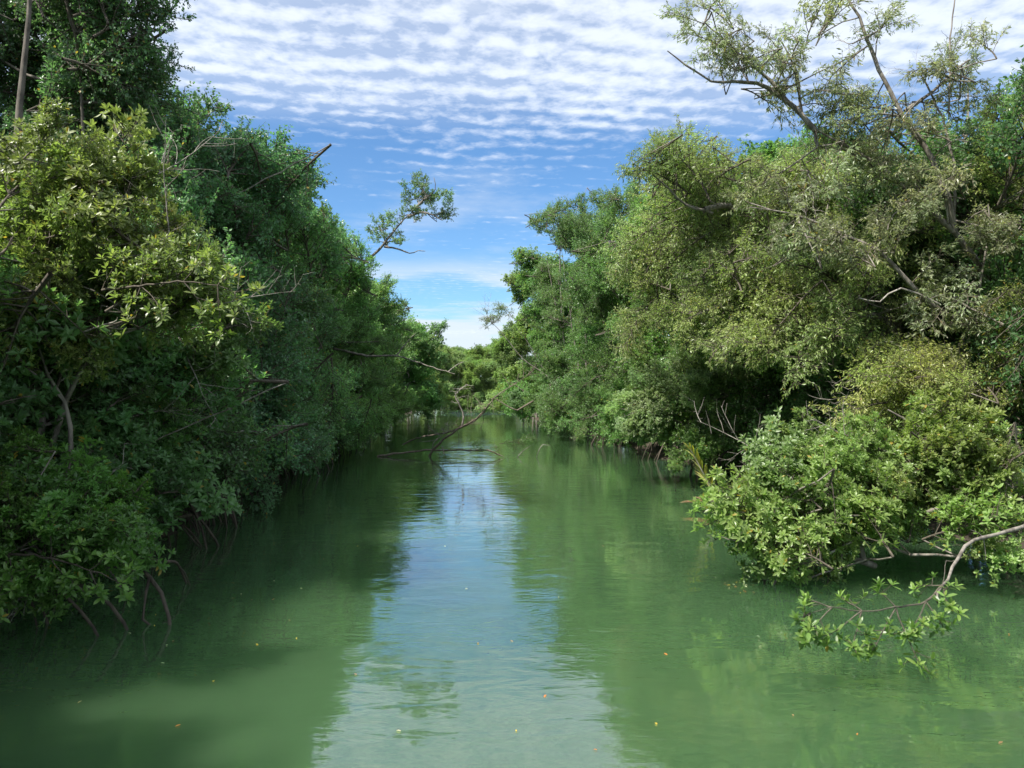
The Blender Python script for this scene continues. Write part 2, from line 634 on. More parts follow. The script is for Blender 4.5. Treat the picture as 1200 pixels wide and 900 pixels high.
# ------------------------------------------------------------------ trees
def orient(pos, d, roll, scale):
    x = Vector(d).normalized()
    z = Vector((0, 0, 1)) - x * x.z
    if z.length < 0.2:
        z = Vector((-1, 0.2, 0)) - x * Vector((-1, 0.2, 0)).dot(x)
    z.normalize()
    y = z.cross(x)
    R = Matrix((x, y, z)).transposed() @ Matrix.Rotation(roll, 3, 'X')
    return Matrix.Translation(pos) @ R.to_4x4() @ Matrix.Diagonal((scale, scale, scale, 1))


def jit(c, rng, a=0.09):
    k = 1 + rng.uniform(-a, a)
    return (c[0] * 1.62 * k * (1 + rng.uniform(-a, a)), c[1] * 1.36 * k, c[2] * 1.7 * k * (1 + rng.uniform(-a, a)), 1)


ROOTS = []


def make_root(seed):
    rng = random.Random(seed)
    mb = Mesher()
    h = rng.uniform(0.9, 1.6)
    r = rng.uniform(0.8, 1.5)
    pts = []
    for i in range(9):
        t = i / 8
        pts.append(Vector((r * t + 0.05 * math.sin(5 * t + seed), 0.08 * math.sin(7 * t + seed), h * (1 - t ** 2.3) - 0.9 * t ** 6)))
    mb.tube(pts, [0.035 - 0.014 * i / 8 for i in range(9)], 5)
    if rng.random() < 0.6:
        q = pts[4]
        p2 = [q + Vector((0.25 * t * r, 0.35 * t * rng.choice((-1, 1)), -(q.z + 0.7) * t ** 1.7)) for t in (0, .25, .5, .75, 1)]
        mb.tube(p2, [0.022, 0.02, 0.018, 0.016, 0.014], 4)
    return mb.build('prop_root', [M_ROOT])


ROOTS = [make_root(i) for i in range(5)]


def tree(name, label, stems, lobes, kind, color, seed, category='tree', group=None, r0=0.16,
         bare=0, roots=0, outward=None, per=1.0, extra_limbs=(), upbias=0.18, mat=None, sc=(0.8, 1.15), wood=None):
    """stems: polylines from the ground up (first point of the first is the base).
    lobes: (centre, radii, number of boughs[, kind[, colour]]) ellipsoids of foliage."""
    rng = random.Random(seed)
    base = Vector(stems[0][0])
    root = link(name, None, loc=base, label=label, category=category)
    root.empty_display_size = 0.3
    if group:
        root['group'] = group
    wood = wood or M_BARK
    nodes = []                 # [pos, parent index, load]
    mb = Mesher()
    for s in stems:
        pts = [Vector(p) - base for p in s]
        fine = smooth_line(pts, 0.6)
        fine = [fine[0]] + [p + Vector((rng.gauss(0, 1), rng.gauss(0, 1), 0)) * 0.022 for p in fine[1:]]
        r = r0 * (1.0 if s is stems[0] else 0.75)
        mb.tube(fine, [r * (1.25 if i == 0 else 1 - 0.88 * i / (len(fine) - 1)) for i in range(len(fine))], 8)
        for i, p in enumerate(fine):
            if i > len(fine) * 0.2:
                nodes.append([p, None, i * 0.5, (p - fine[i - 1]).normalized()])
    tr = link('trunk', mb.build('trunk', [wood]), root)
    cm = Mesher()
    for pl in extra_limbs:
        pts = [Vector(p) - base for p in pl['p']]
        ra, rb = pl.get('r', (0.07, 0.02))
        fine = smooth_line(pts, 0.22)
        fine = [fine[0]] + [p + Vector((rng.gauss(0, 1), rng.gauss(0, 1), rng.gauss(0, 1))) * min(0.014, ra * 0.3) for p in fine[1:]]
        cm.tube(fine, [(ra + (rb - ra) * i / (len(fine) - 1)) * rng.uniform(0.88, 1.14) for i in range(len(fine))], 7, 1 if pl.get('pale') else 0)
        for q_ in range(int(len(fine) * 0.28) if pl.get('noleaf') else 0):      # short side twigs and broken stubs
            f_ = rng.randrange(len(fine) // 5, len(fine))
            dt = Vector((rng.gauss(0, 1), rng.gauss(0, 1), rng.gauss(0.3, .8)))
            rt = max(0.004, (ra + (rb - ra) * f_ / len(fine)) * 0.35)
            cm.tube(bend(fine[f_], dt, rng.uniform(0.08, 0.5), 4, rng, 0.3), [rt, rt * .85, rt * .65, rt * .5, rt * .3], 4, 1 if pl.get('pale') else 0)
        if not pl.get('noleaf'):
            for i, p in enumerate(fine[1:]):
                nodes.append([p, None, 3 + i * 0.3, (p - fine[i]).normalized()])
    # boughs
    tips = []
    for lb in lobes:
        c, rr, n = Vector(lb[0]) - base, Vector(lb[1]), max(1, int(lb[2] * per))
        kd = lb[3] if len(lb) > 3 and lb[3] else kind
        colr = lb[4] if len(lb) > 4 else color
        for i in range(n):
            while True:
                v = Vector((rng.uniform(-1, 1), rng.uniform(-1, 1), rng.uniform(-1, 1)))
                if 0.25 < v.length < 1:
                    break
            v = v.normalized() * (v.length ** 0.5)
            far_out = rng.random() < 0.22
            if far_out:
                v = v.normalized() * rng.uniform(1.05, 1.36)
            tip = c + Vector((v.x * rr.x, v.y * rr.y, v.z * rr.z))
            d = Vector((v.x, v.y, v.z * 0.6)) + Vector((rng.gauss(0, .3), rng.gauss(0, .3), rng.gauss(0, .2) + upbias))
            if outward:
                d += Vector(outward)
            d.normalize()
            tips.append((tip, d, kd, colr, far_out))
    placed = []
    for tip, d, kd, colr, fo_ in tips:
        me, L, _ = rng.choice(BOUGH[kd])
        s = rng.uniform(*sc) * (0.78 if fo_ else 1.0)
        rp = tip - d * (L * s * 0.8)
        gz = ground_z(rp.x + base.x, rp.y + base.y)
        if rp.z + base.z < max(gz, 0) + 0.25:
            rp.z = max(gz, 0) + 0.25 - base.z
            d.z = max(d.z, 0.05)
        te = rp + d * (L * s)
        clr = rng.uniform(0.2, 0.85)
        if te.z + base.z < clr:
            d.z += (clr - te.z - base.z) / (L * s)
            d.normalize()
        placed.append((rp, d, me, s, colr, L, rp + d * (L * s * 0.85)))
    placed.sort(key=lambda q: min((q[0] - n[0]).length for n in nodes))
    start = len(nodes)
    chains = []
    for k, (rp, d, me, s, colr, L, tip_) in enumerate(placed):
        best, bi = 1e9, 0
        for i, nd in enumerate(nodes):
            v = rp - nd[0]
            c = v.length + max(0, -v.z) * 0.5 + 0.25 * nd[2]
            if c < best:
                best, bi = c, i
        a = nodes[bi][0]
        ln = (rp - a).length
        chain = [a]
        nseg = max(2, int(ln / 0.35))
        pd = nodes[bi][3]
        dd = (rp - a).normalized() if ln > 1e-4 else pd
        if d.dot(dd) < 0.75:
            d = (d * 0.45 + dd * 0.75)
            if d.length < 0.2:
                d = dd.copy()
            d.normalize()
            rp = tip_ - d * (L * s * 0.85)
            te = rp + d * (L * s)
            if te.z + base.z < 0.3:
                d.z += (0.3 - te.z - base.z) / (L * s)
                d.normalize()
            placed[k] = (rp, d, me, s, colr, L, tip_)
            ln = (rp - a).length
            nseg = max(2, int(ln / 0.35))
            dd = (rp - a).normalized() if ln > 1e-4 else pd
        c1 = a + ((pd * 0.6 + dd).normalized() if pd.dot(dd) > -0.2 and ln > 0.5 else dd) * (ln * 0.35)
        c2 = rp - ((d * 0.5 + dd).normalized() if d.dot(dd) > 0 else dd) * (ln * 0.28)
        par = bi
        idx = []
        for i in range(1, nseg + 1):
            t = i / nseg
            p = a * (1 - t) ** 3 + c1 * (3 * t * (1 - t) ** 2) + c2 * (3 * t * t * (1 - t)) + rp * t ** 3
            if i < nseg:
                p = p + Vector((rng.gauss(0, 1), rng.gauss(0, 1), rng.gauss(0, 1))) * 0.018
            nodes.append([p, par, nodes[par][2] + (p - chain[-1]).length, (p - chain[-1]).normalized() if (p - chain[-1]).length > 1e-5 else pd])
            chain.append(p)
            par = len(nodes) - 1
            idx.append(par)
        chains.append((chain, idx, bi))
    load = [0] * len(nodes)
    for ch, idx, bi in chains:
        j = idx[-1]
        while j is not None:
            load[j] += 1
            j = nodes[j][1]
    for ch, idx, bi in chains:
        rs = [0.013 * (0.5 + r0 * 4) * max(load[i], 1) ** 0.42 for i in idx]
        if bi >= start or True:
            r_first = min(rs[0] * 1.15, r0 * 0.6)
        cm.tube(ch, [r_first] + [min(x, r0 * 0.55) for x in rs], 6, 0)
    if cm.nv == 0:
        return root
    crown = link('crown', cm.build('crown', [wood, M_DEAD]), root)
    for rp, d, me, s, colr, L, tip_ in placed:
        o = link('bough', me, crown)
        o.matrix_local = orient(rp, d, rng.gauss(0, 0.5), s)
        o.color = jit(colr, rng)
    for i in range(bare):
        rp, d, me, s, colr, L, tip_ = rng.choice(placed)
        o = link('bare_branch', rng.choice(BARE)[0], crown)
        d2 = (d + Vector((rng.gauss(0, .4), rng.gauss(0, .4), rng.gauss(0.1, .3)))).normalized()
        o.matrix_local = orient(rp + d * (0.1 * L * s), d2, rng.uniform(-3, 3), rng.uniform(0.7, 1.2))
    for i in range(roots):
        inw = -1 if base.x > 0 else 1
        a = (0 if inw > 0 else math.pi) + rng.gauss(0, 1.1)
        o = link('prop_root', rng.choice(ROOTS), root)
        s = rng.uniform(0.7, 1.3)
        ox = inw * rng.uniform(0, 1.7)
        o.matrix_local = Matrix.Translation((ox, rng.gauss(0, .8), -0.05 - 0.2 * abs(ox))) @ Matrix.Rotation(a, 4, 'Z') @ Matrix.Diagonal((s, s, s, 1))
    return root


# leaf colours (linear)
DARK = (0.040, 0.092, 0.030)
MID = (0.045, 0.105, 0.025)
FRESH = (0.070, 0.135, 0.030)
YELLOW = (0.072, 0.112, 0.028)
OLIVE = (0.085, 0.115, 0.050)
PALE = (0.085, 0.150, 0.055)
FARG = (0.080, 0.138, 0.042)  # brightened colour stands in for haze and sun on the far trees

up = Vector((0, 0, 1))


def bank_tree(label, X, Y, H, Wd, side, seed, kind='small', color=MID, n=30, low=True, lean=0.0, **kw):
    """A tree on a bank (side -1 left, +1 right) with its crown reaching out over the water."""
    rng = random.Random(seed * 7 + 3)
    inw = -side
    base = Vector((X, Y, ground_z(X, Y) - 0.1))
    top = base + Vector((inw * (lean + rng.uniform(0.2, 1.0)), rng.uniform(-.6, .6), H * 0.86))
    mid_ = base.lerp(top, 0.5) + Vector((rng.gauss(0, .3), rng.gauss(0, .3), 0))
    stems = [[base, base.lerp(mid_, .5) + Vector((rng.gauss(0, .15), rng.gauss(0, .15), 0)), mid_, top]]
    if rng.random() < 0.6:
        b2 = base + Vector((rng.uniform(-.5, .5), rng.uniform(-.5, .5), 0))
        t2 = b2 + Vector((inw * rng.uniform(0.6, 2.2), rng.uniform(-1.5, 1.5), H * 0.7))
        stems.append([b2, b2.lerp(t2, .5) + Vector((rng.gauss(0, .25), rng.gauss(0, .25), .2)), t2])
    lobes = []
    w = Wd / 2
    # crown: several uneven lobes, top to skirt
    lobes.append((top + Vector((rng.gauss(0, .3), rng.gauss(0, .3), -0.9)), (w * 0.45, w * 0.45, 1.0), n * 0.14))
    for k in range(4):
        a = rng.uniform(0, 6.28)
        zz = H * rng.uniform(0.5, 0.82)
        lobes.append((base.lerp(top, zz / H / .86) * 1.0 + Vector((math.cos(a) * w * 0.68, math.sin(a) * w * 0.68, 0)),
                      (w * 0.42, w * 0.42, H * 0.085), n * 0.12))
    lobes.append((base + Vector((inw * w * 0.55, 0, H * 0.42)), (w * 0.55, w * 0.9, H * 0.16), n * 0.18))
    lobes.append((base + Vector((inw * w * 0.6, 0, H * 0.26)), (w * 0.6, w * 0.95, H * 0.14), n * 0.2))
    if low:
        lobes.append((base + Vector((inw * w * 0.8, 0, 1.7)), (w * 0.6, w * 0.95, 1.2), n * 0.24))
    return tree('mangrove_tree', label, stems, lobes, kind, color, seed, outward=(inw * 0.35, -0.12, 0), **kw)


def lob(px, py, Y, rx, ry, n, kind=None, color=None, rd=None):
    """Foliage lobe at a photo position and a real distance; rx, ry are its half sizes in photo pixels."""
    k = Y / F_PX
    e = [P(px, py, Y), (rx * k, (rd if rd else (rx + ry) / 2 * k), ry * k), n, kind]
    if color:
        e.append(color)
    return tuple(e)


# ---- left bank, nearest
tree('mangrove_tree', 'tall dark green tree filling the upper left corner, its straight trunk showing at the edge',
     [[(-10.2, 13.6, 0.2), P(-5, 420, 13.5), P(8, 300, 13.5), P(20, 170, 13.4), P(32, 20, 13.4), P(50, -120, 13.6)],
      [(-9.8, 15.2, 0.2), P(70, 400, 15), P(92, 220, 15), P(96, 120, 15), P(88, 40, 15.2)]],
     [lob(105, 40, 16, 75, 60, 14), lob(165, 100, 16.3, 42, 42, 8), lob(60, 170, 16.5, 90, 60, 11), lob(0, -90, 15.5, 150, 90, 13),
      lob(120, -70, 15, 80, 70, 9), lob(190, 20, 15.6, 22, 28, 2), lob(140, 230, 16.5, 70, 60, 8), lob(-40, 60, 16.5, 60, 100, 8)],
     'small', (0.042, 0.098, 0.036), 11, r0=0.15, wood=M_BARKD, bare=4, sc=(0.6, 0.95))
tree('mangrove_tree', 'yellow-green sunlit mangrove on pale forked stems leaning over the left bank in the foreground',
     [[(-7.75, 11.2, 0.15), P(42, 560, 11), P(50, 440, 10.9), P(85, 330, 10.6), P(115, 230, 10.6)],
      [(-7.6, 11.0, 0.15), P(62, 520, 10.9), P(92, 430, 10.7), P(150, 370, 10.4), P(205, 330, 10.3)],
      [(-7.75, 11.2, 0.3), P(70, 570, 10.6), P(85, 500, 10.5), P(60, 440, 10.4), P(20, 360, 10)]],
     [lob(125, 195, 10.8, 62, 35, 12), lob(45, 275, 10.3, 70, 42, 13), lob(170, 290, 10.4, 60, 45, 12), lob(240, 338, 10.2, 30, 24, 6),
      lob(120, 375, 10.3, 85, 38, 11), lob(10, 380, 9.8, 50, 55, 9), lob(110, 300, 11.2, 90, 70, 12), lob(20, 250, 10.6, 60, 25, 5),
      lob(190, 420, 12.0, 60, 35, 9, 'rosette', (0.050, 0.095, 0.026)), lob(20, 450, 11.6, 50, 35, 6, 'rosette', (0.050, 0.095, 0.026)), lob(260, 400, 12.5, 40, 40, 7, 'rosette', (0.050, 0.095, 0.026)),  # lower lobes, same species: shade put in as a dimmer leaf colour
      lob(140, 470, 12.4, 50, 30, 5, 'rosette', (0.044, 0.088, 0.026))],
     'rosette', YELLOW, 12, r0=0.085, bare=6, sc=(0.5, 1.05), upbias=0.35, per=0.72,
     extra_limbs=[dict(p=[P(85, 395, 10.2), P(110, 385, 10.0), P(133, 378, 9.9), P(137, 372, 9.9)], r=(0.018, 0.006), pale=1, noleaf=1)])
tree('mangrove_shrub', 'low leafy mangrove bush at the left edge spreading tiers of glossy leaves above dark water',
     [[(-6.9, 9.3, 0.1), P(20, 640, 9.3), P(45, 600, 9.3)], [(-6.9, 9.4, 0.1), P(60, 650, 9.3), P(110, 600, 9.4)]],
     [lob(50, 655, 9.0, 75, 32, 15), lob(120, 600, 9.5, 42, 26, 8), lob(20, 585, 9.2, 45, 35, 8), lob(135, 655, 9.4, 35, 20, 6),
      lob(0, 700, 8.7, 45, 18, 6), lob(-60, 620, 9, 60, 60, 8)],
     'rosette', (0.048, 0.115, 0.022), 13, r0=0.05, bare=3, roots=6, category='shrub', sc=(0.5, 0.8))

# skyline of the photograph (pixel x, pixel y), read off to size the front rows
SKY_L = [(-400, -300), (0, -200), (215, 92), (260, 118), (300, 125), (345, 150), (352, 205), (372, 222), (405, 228), (418, 300), (440, 318), (470, 335), (482, 368), (535, 382), (552, 408), (600, 420)]
SKY_R = [(500, 420), (560, 405), (585, 372), (600, 340), (606, 292), (640, 246), (690, 240), (722, 218), (765, 200), (820, 178), (870, 140), (905, 125), (1000, 125), (1100, 120), (1150, 110), (1185, 50), (1220, 30), (1400, -50), (1800, -200)]


def height_for(tab, X, Y):
    px = 600 + F_PX * X / Y
    py = float(np.interp(px, [a for a, _ in tab], [b for _, b in tab]))
    return CAM_H + (460 - py) / F_PX * Y


LEFT_ROW = [  # leaf colours raised to stand in for fill light on this shaded bank
    # Y, set-back, width, kind, colour, boughs, label
    (12.3, 0.7, 3.8, 'rosette_mid', (0.049, 0.113, 0.035), 50, 'dark low mangrove thick with arching roots, between the left edge bush and the open water'),
    (15.4, 1.0, 4.4, 'small', (0.049, 0.116, 0.039), 60, 'shadowed mangrove on the left bank with pale dead twigs, directly behind the yellow-green tree'),
    (18.8, 1.3, 5.0, 'small', (0.042, 0.108, 0.042), 64, 'tall dense dark mangrove on the left bank whose top stands against the clouds'),
    (22.6, 1.5, 5.0, 'small', (0.049, 0.123, 0.047), 60, 'blue-green mangrove on the left bank whose rounded top juts into the blue sky'),
    (26.5, 1.5, 5.0, 'small', (0.061, 0.138, 0.045), 56, 'bushy mangrove on the left bank between the blue-green tree and the last skyline step'),
    (30.5, 1.3, 5.2, 'small', (0.055, 0.135, 0.047), 54, 'dark mangrove forming the last tall step of the left skyline before the leaning tree'),
    (35.0, 1.2, 5.4, 'small', (0.073, 0.158, 0.045), 50, 'mid green mangrove right behind which the leaning tree rises, left bank'),
    (40.0, 1.0, 5.4, 'small', (0.073, 0.164, 0.045), 46, 'lower mangrove on left bank standing at the foot of the leaning tree'),
    (46.0, 1.0, 5.8, 'small', (0.078, 0.164, 0.045), 42, 'rounded mangrove on the left bank above the fallen dead trunk'),
    (54.0, 1.0, 6.2, 'small', (0.062, 0.132, 0.033), 38, 'mangrove on the left bank just past the fallen trunk, paler than its neighbours'),
    (64.0, 0.8, 7.0, 'small', (0.066, 0.138, 0.035), 34, 'feathery topped tree on the left bank where the skyline drops to the gap'),
    (76.0, 0.8, 8.0, 'far', (0.068, 0.149, 0.047), 32, 'dark tree with open spreading top standing over the far left bank'),
    (90.0, 0.8, 8.5, 'far', FARG, 30, 'light green rounded tree on the far left bank before the channel bends'),
    (108.0, 0.8, 9.0, 'far', FARG, 28, 'farthest light green tree of the left bank, low beside the sky gap'),
]
for i, (Y, back, wd, kd, colr, n, lab) in enumerate(LEFT_ROW):
    X = bank(BANK_L, Y) - back
    H = height_for(SKY_L, X + wd * 0.35, Y) + 0.1
    H = min(H, 5.2) if i == 0 else (min(H, 8.6) if i == 1 else H)
    bank_tree(lab, X, Y, H, wd, -1, 200 + i, kind=kd, color=colr, n=n, lean=0.5,
              bare=4 if Y < 45 else 0, roots=14 if Y < 20 else (9 if Y < 45 else 0), r0=0.12)

# slanting tree that stands out against the sky
tree('leaning_tree', 'slender tree leaning out over the channel, alone against blue sky above the left skyline',
     [[(-11.2, 41.5, 0.2), (-10.6, 41, 5.0), P(412, 330, 40.5), P(422, 312, 40), P(437, 299, 40), P(450, 286, 40), P(461, 271, 40), P(474, 257, 40), P(486, 244, 40)]],
     [lob(503, 228, 40, 22, 12, 13), lob(488, 213, 40, 16, 8, 7), lob(519, 234, 40, 12, 9, 5), lob(477, 238, 40, 14, 8, 6), lob(456, 258, 40, 12, 8, 5),
      lob(440, 268, 40, 13, 10, 7), lob(445, 280, 40, 12, 6, 4), lob(470, 280, 40, 8, 8, 4), lob(514, 250, 40, 12, 6, 4), lob(500, 245, 40, 13, 5, 4)],
     'small_sprig', (0.065, 0.125, 0.050), 31, r0=0.20, sc=(0.7, 1.2), per=0.85, upbias=0.3,
     extra_limbs=[dict(p=[P(450, 289, 40), P(465, 291, 40), P(480, 297, 40), P(490, 294, 40), P(498, 294, 40)], r=(0.06, 0.015)),
                  dict(p=[P(478, 255, 40), P(490, 249, 40), P(505, 251, 40), P(518, 258, 40)], r=(0.08, 0.02)),
                  dict(p=[P(486, 244, 40), P(500, 232, 40), P(510, 222, 40), P(508, 208, 40)], r=(0.07, 0.015))])
tree('mangrove_tree', 'bare-limbed tree on the left bank with one long crooked limb over the channel',
     [[(-11.0, 37.5, 0.2), (-10.4, 37.5, 3.0), (-10.0, 37.4, 6.5)]],
     [lob(388, 380, 38, 22, 20, 9), lob(405, 430, 38, 20, 16, 9), lob(440, 455, 37, 16, 12, 6), lob(455, 395, 38, 12, 8, 2)],
     'small', MID, 33, r0=0.12, sc=(0.4, 0.6),
     extra_limbs=[dict(p=[P(385, 408, 38), P(402, 411, 37.5), P(430, 417, 37), P(464, 417, 36.5), P(488, 424, 36), P(512, 432, 35.5), P(534, 438, 35)], r=(0.07, 0.014), noleaf=1),
                  dict(p=[P(464, 417, 36.5), P(478, 400, 36.5), P(487, 390, 36.5)], r=(0.045, 0.012), noleaf=1),
                  dict(p=[P(525, 436, 35.3), P(535, 428, 35.3), P(543, 424, 35.3)], r=(0.03, 0.01), pale=1, noleaf=1)])

# ---- right bank, nearest: the bush that overhangs the water
tree('mangrove_tree', 'broad glossy-leaved mangrove on the right bank sprawling low over the water in full sun',
     [[(11.3, 13.6, 0.2), P(1190, 560, 13.2), P(1110, 520, 13.0), P(1040, 480, 13)],
      [(11.0, 13.0, 0.2), P(1150, 595, 12.6), P(1060, 570, 12.4), P(1000, 590, 12.2)]],
     [lob(902, 592, 11.9, 48, 38, 22), lob(955, 565, 12.2, 55, 32, 18), lob(905, 540, 12.6, 22, 14, 4), lob(852, 600, 11.8, 14, 18, 4), lob(1010, 515, 12.2, 24, 14, 4), lob(1110, 520, 11.6, 26, 14, 5, None, YELLOW), lob(1100, 525, 13, 60, 30, 8), lob(985, 615, 12.0, 45, 32, 15),
      lob(880, 632, 11.8, 30, 22, 10),
      lob(1070, 560, 12.2, 62, 28, 22, None, YELLOW), lob(1145, 545, 11.8, 45, 30, 16, None, YELLOW), lob(1185, 660, 10.6, 24, 22, 7),
      lob(1040, 600, 12.4, 50, 22, 10), lob(1010, 530, 13, 60, 35, 12), lob(920, 625, 12.2, 40, 22, 9), lob(1120, 590, 12.6, 60, 30, 8)],
     'rosette', (0.080, 0.135, 0.034), 41, r0=0.12, bare=5, roots=9, sc=(0.45, 1.0), per=0.62, upbias=0.3, outward=(-0.3, -0.15, 0),
     extra_limbs=[dict(p=[P(1240, 600, 10.2), P(1185, 622, 9.7), P(1142, 632, 9.4), P(1122, 655, 9.0), P(1104, 688, 8.5), P(1098, 705, 8.2)], r=(0.030, 0.012), pale=0, noleaf=1),
                  dict(p=[P(1210, 568, 12), P(1150, 577, 11.9), P(1115, 590, 11.8), P(1085, 602, 11.8)], r=(0.075, 0.03)),
                  dict(p=[P(1025, 663, 12), P(995, 654, 11.9), P(955, 638, 11.8), P(935, 618, 11.8)], r=(0.05, 0.02)),
                  dict(p=[P(1003, 632, 11.6), P(973, 648, 11.5), P(950, 660, 11.5), P(930, 675, 11.4), P(905, 672, 11.4)], r=(0.022, 0.008), pale=1, noleaf=1),
                  dict(p=[P(880, 634, 11.5), P(862, 634, 11.4), P(845, 629, 11.4)], r=(0.010, 0.004), pale=1, noleaf=1),
                  dict(p=[P(975, 580, 11.6), P(980, 575, 11.6), P(986, 570, 11.6)], r=(0.010, 0.005), pale=1, noleaf=1)])


def leaf_mesh(ll, lw, tint):
    mb = Mesher()
    mb.leaves(np.zeros((1, 3)), np.array([[1., 0, 0]]), np.array([[0, 0, 1.]]), np.array([ll]), np.array([lw]), np.array([tint]), 'near', 0)
    me = mb.build('leaf', [M_LEAF], smooth=False)
    return me


LEAVES = [leaf_mesh(0.12, 0.05, t) for t in (0.15, 0.4, 0.62, 0.85)] + [leaf_mesh(0.10, 0.045, 1.0)]


def leafy_bough(name, label, pts, r, sprays, colr, seed, nleaf=290, extra=0, parent=None):
    """A bough whose leaves are single parts: sprays are (point, point) side twigs."""
    rng = random.Random(seed)
    mb = Mesher()
    base = Vector(pts[0])
    fine = [Vector((0, 0, 0))] + [p - base + Vector((rng.gauss(0, .006), rng.gauss(0, .006), rng.gauss(0, .006))) for p in smooth_line(pts, 0.10)[1:]]
    mb.tube(fine, [r * (1 - 0.75 * i / (len(fine) - 1)) for i in range(len(fine))], 7)
    tips = []
    for (a, b) in sprays:
        a, b = Vector(a) - base, Vector(b) - base
        L = (b - a).length
        sg = bend(a, b - a, L, 6, rng, 0.12, 0.0)
        mb.tube(sg, [0.009 - 0.001 * i for i in range(7)], 4)
        for q in range(max(3, int(L / 0.07))):
            f = (0.25 + 0.75 * rng.random()) * 5.99
            j = int(f)
            p = sg[j].lerp(sg[j + 1], f - j)
            d = ((b - a).normalized() * 0.8 + Vector((rng.gauss(0, .7), rng.gauss(0, .7), rng.gauss(0, .55)))).normalized()
            tw = bend(p, d, rng.uniform(0.07, 0.20), 2, rng, 0.2, 0.03)
            mb.tube(tw, [0.004, 0.0035, 0.003], 4)
            tips.append((tw[-1], (tw[-1] - tw[-2]).normalized()))
        tips.append((sg[-1], (sg[-1] - sg[-2]).normalized()))
    o = link('bough', mb.build('leafy_bough', [M_TWIG]), None)
    o.location = base
    if parent is not None:
        o.name = 'hanging_bough'
        o.parent = parent
        o.location = base - parent.location
    rng.shuffle(tips)
    cnt = 0
    rest = []
    for tip, d in tips:
        if cnt >= nleaf + extra:
            break
        axis = (d * 0.6 + up * 0.7).normalized()
        a = axis.orthogonal().normalized()
        b = axis.cross(a)
        n = rng.randint(6, 8)
        ph = rng.random() * 6.28
        for i in range(n):
            f = i / (n - 1)
            th = 0.4 + 1.15 * (1 - f) + rng.uniform(-.15, .15)
            az = ph + i * 2.4
            rd = a * math.cos(az) + b * math.sin(az)
            u = (axis * math.cos(th) + rd * math.sin(th)).normalized()
            nr = axis * math.sin(th) - rd * math.cos(th) * 0.8 + up * 0.25
            y = nr.cross(u).normalized()
            z = u.cross(y)
            k = min(3, int(f * 2.2 + rng.random() * 1.8)) if rng.random() > 0.015 else 4
            s = rng.uniform(0.6, 1.05) * (1.1 - 0.3 * f)
            p = tip - axis * 0.03 * (1 - f)
            cnt += 1
            if cnt > nleaf:
                rest.append((p, u, z, 0.12 * s, 0.05 * s, 0.15 + 0.2 * k))
                continue
            lf = link('leaf', LEAVES[k], o)
            R = Matrix((u, y, z)).transposed().to_4x4()
            lf.matrix_local = Matrix.Translation(p) @ R @ Matrix.Diagonal((s, s, s, 1))
            lf.color = jit(colr, rng, 0.08)
    if rest:
        mr = Mesher()
        mr.leaves(np.array([tuple(q[0]) for q in rest]), np.array([tuple(q[1]) for q in rest]), np.array([tuple(q[2]) for q in rest]),
                  np.array([q[3] for q in rest]), np.array([q[4] for q in rest]), np.array([q[5] for q in rest]), 'near', 0)
        fo = link('foliage', mr.build('foliage', [M_LEAF], smooth=False), o, kind='stuff')
        fo.color = (*colr, 1)
    return o


def near_root(label_start):
    for o in scene.objects:
        if o.parent is None and str(o.get('label', '')).startswith(label_start):
            return o


bush_r = near_root('broad glossy-leaved')
q = [P(1104, 686, 8.5), P(1085, 705, 8.2), P(1050, 712, 7.9), P(1010, 716, 7.7), P(975, 712, 7.6), P(950, 718, 7.6)]
leafy_bough('hanging_bough', None, q, 0.014,
            [(q[0], P(1118, 704, 8.0)), (q[1], P(1110, 735, 8.0)), (q[1], P(1068, 745, 7.8)), (q[2], P(1062, 780, 7.7)), (q[2], P(1020, 765, 7.6)),
             (q[2], P(1030, 690, 8.0)), (q[3], P(1000, 760, 7.5)), (q[3], P(960, 745, 7.5)), (q[3], P(985, 695, 7.9)), (q[4], P(940, 750, 7.5)),
             (q[4], P(948, 702, 7.8)), (q[5], P(932, 725, 7.6)), (q[5], P(932, 742, 7.5)), (q[0], P(1080, 690, 8.6))],
            (0.070, 0.130, 0.026), 5, nleaf=299, extra=420, parent=bush_r)
bush_l = near_root('low leafy mangrove bush')
q = [P(-40, 660, 8.8), P(10, 650, 8.7), P(60, 655, 8.6), P(105, 668, 8.5), P(135, 680, 8.5)]
leafy_bough('hanging_bough', None, q, 0.022,
            [(q[1], P(30, 690, 8.3)), (q[1], P(40, 625, 8.5)), (q[2], P(85, 700, 8.3)), (q[2], P(95, 640, 8.5)), (q[3], P(130, 655, 8.4)),
             (q[3], P(120, 700, 8.3)), (q[4], P(160, 668, 8.4)), (q[1], P(0, 715, 8.2)), (q[2], P(60, 615, 8.6)), (q[4], P(150, 695, 8.3))],
            (0.060, 0.130, 0.024), 8, nleaf=299, extra=400, parent=bush_l)
tree_y = near_root('yellow-green sunlit')
q = [P(120, 340, 9.6), P(165, 335, 9.3), P(215, 330, 9.1), P(255, 335, 9.0), P(275, 342, 9.0)]
leafy_bough('hanging_bough', None, q, 0.020,
            [(q[1], P(175, 300, 9.1)), (q[1], P(190, 365, 9.1)), (q[2], P(235, 300, 9.0)), (q[2], P(240, 365, 9.0)), (q[3], P(265, 312, 8.9)),
             (q[3], P(262, 385, 8.9)), (q[4], P(292, 340, 8.9)), (q[4], P(280, 360, 8.9)), (q[0], P(130, 305, 9.3)), (q[1], P(150, 370, 9.2))],
            (0.080, 0.120, 0.028), 9, nleaf=299, extra=300, parent=tree_y)

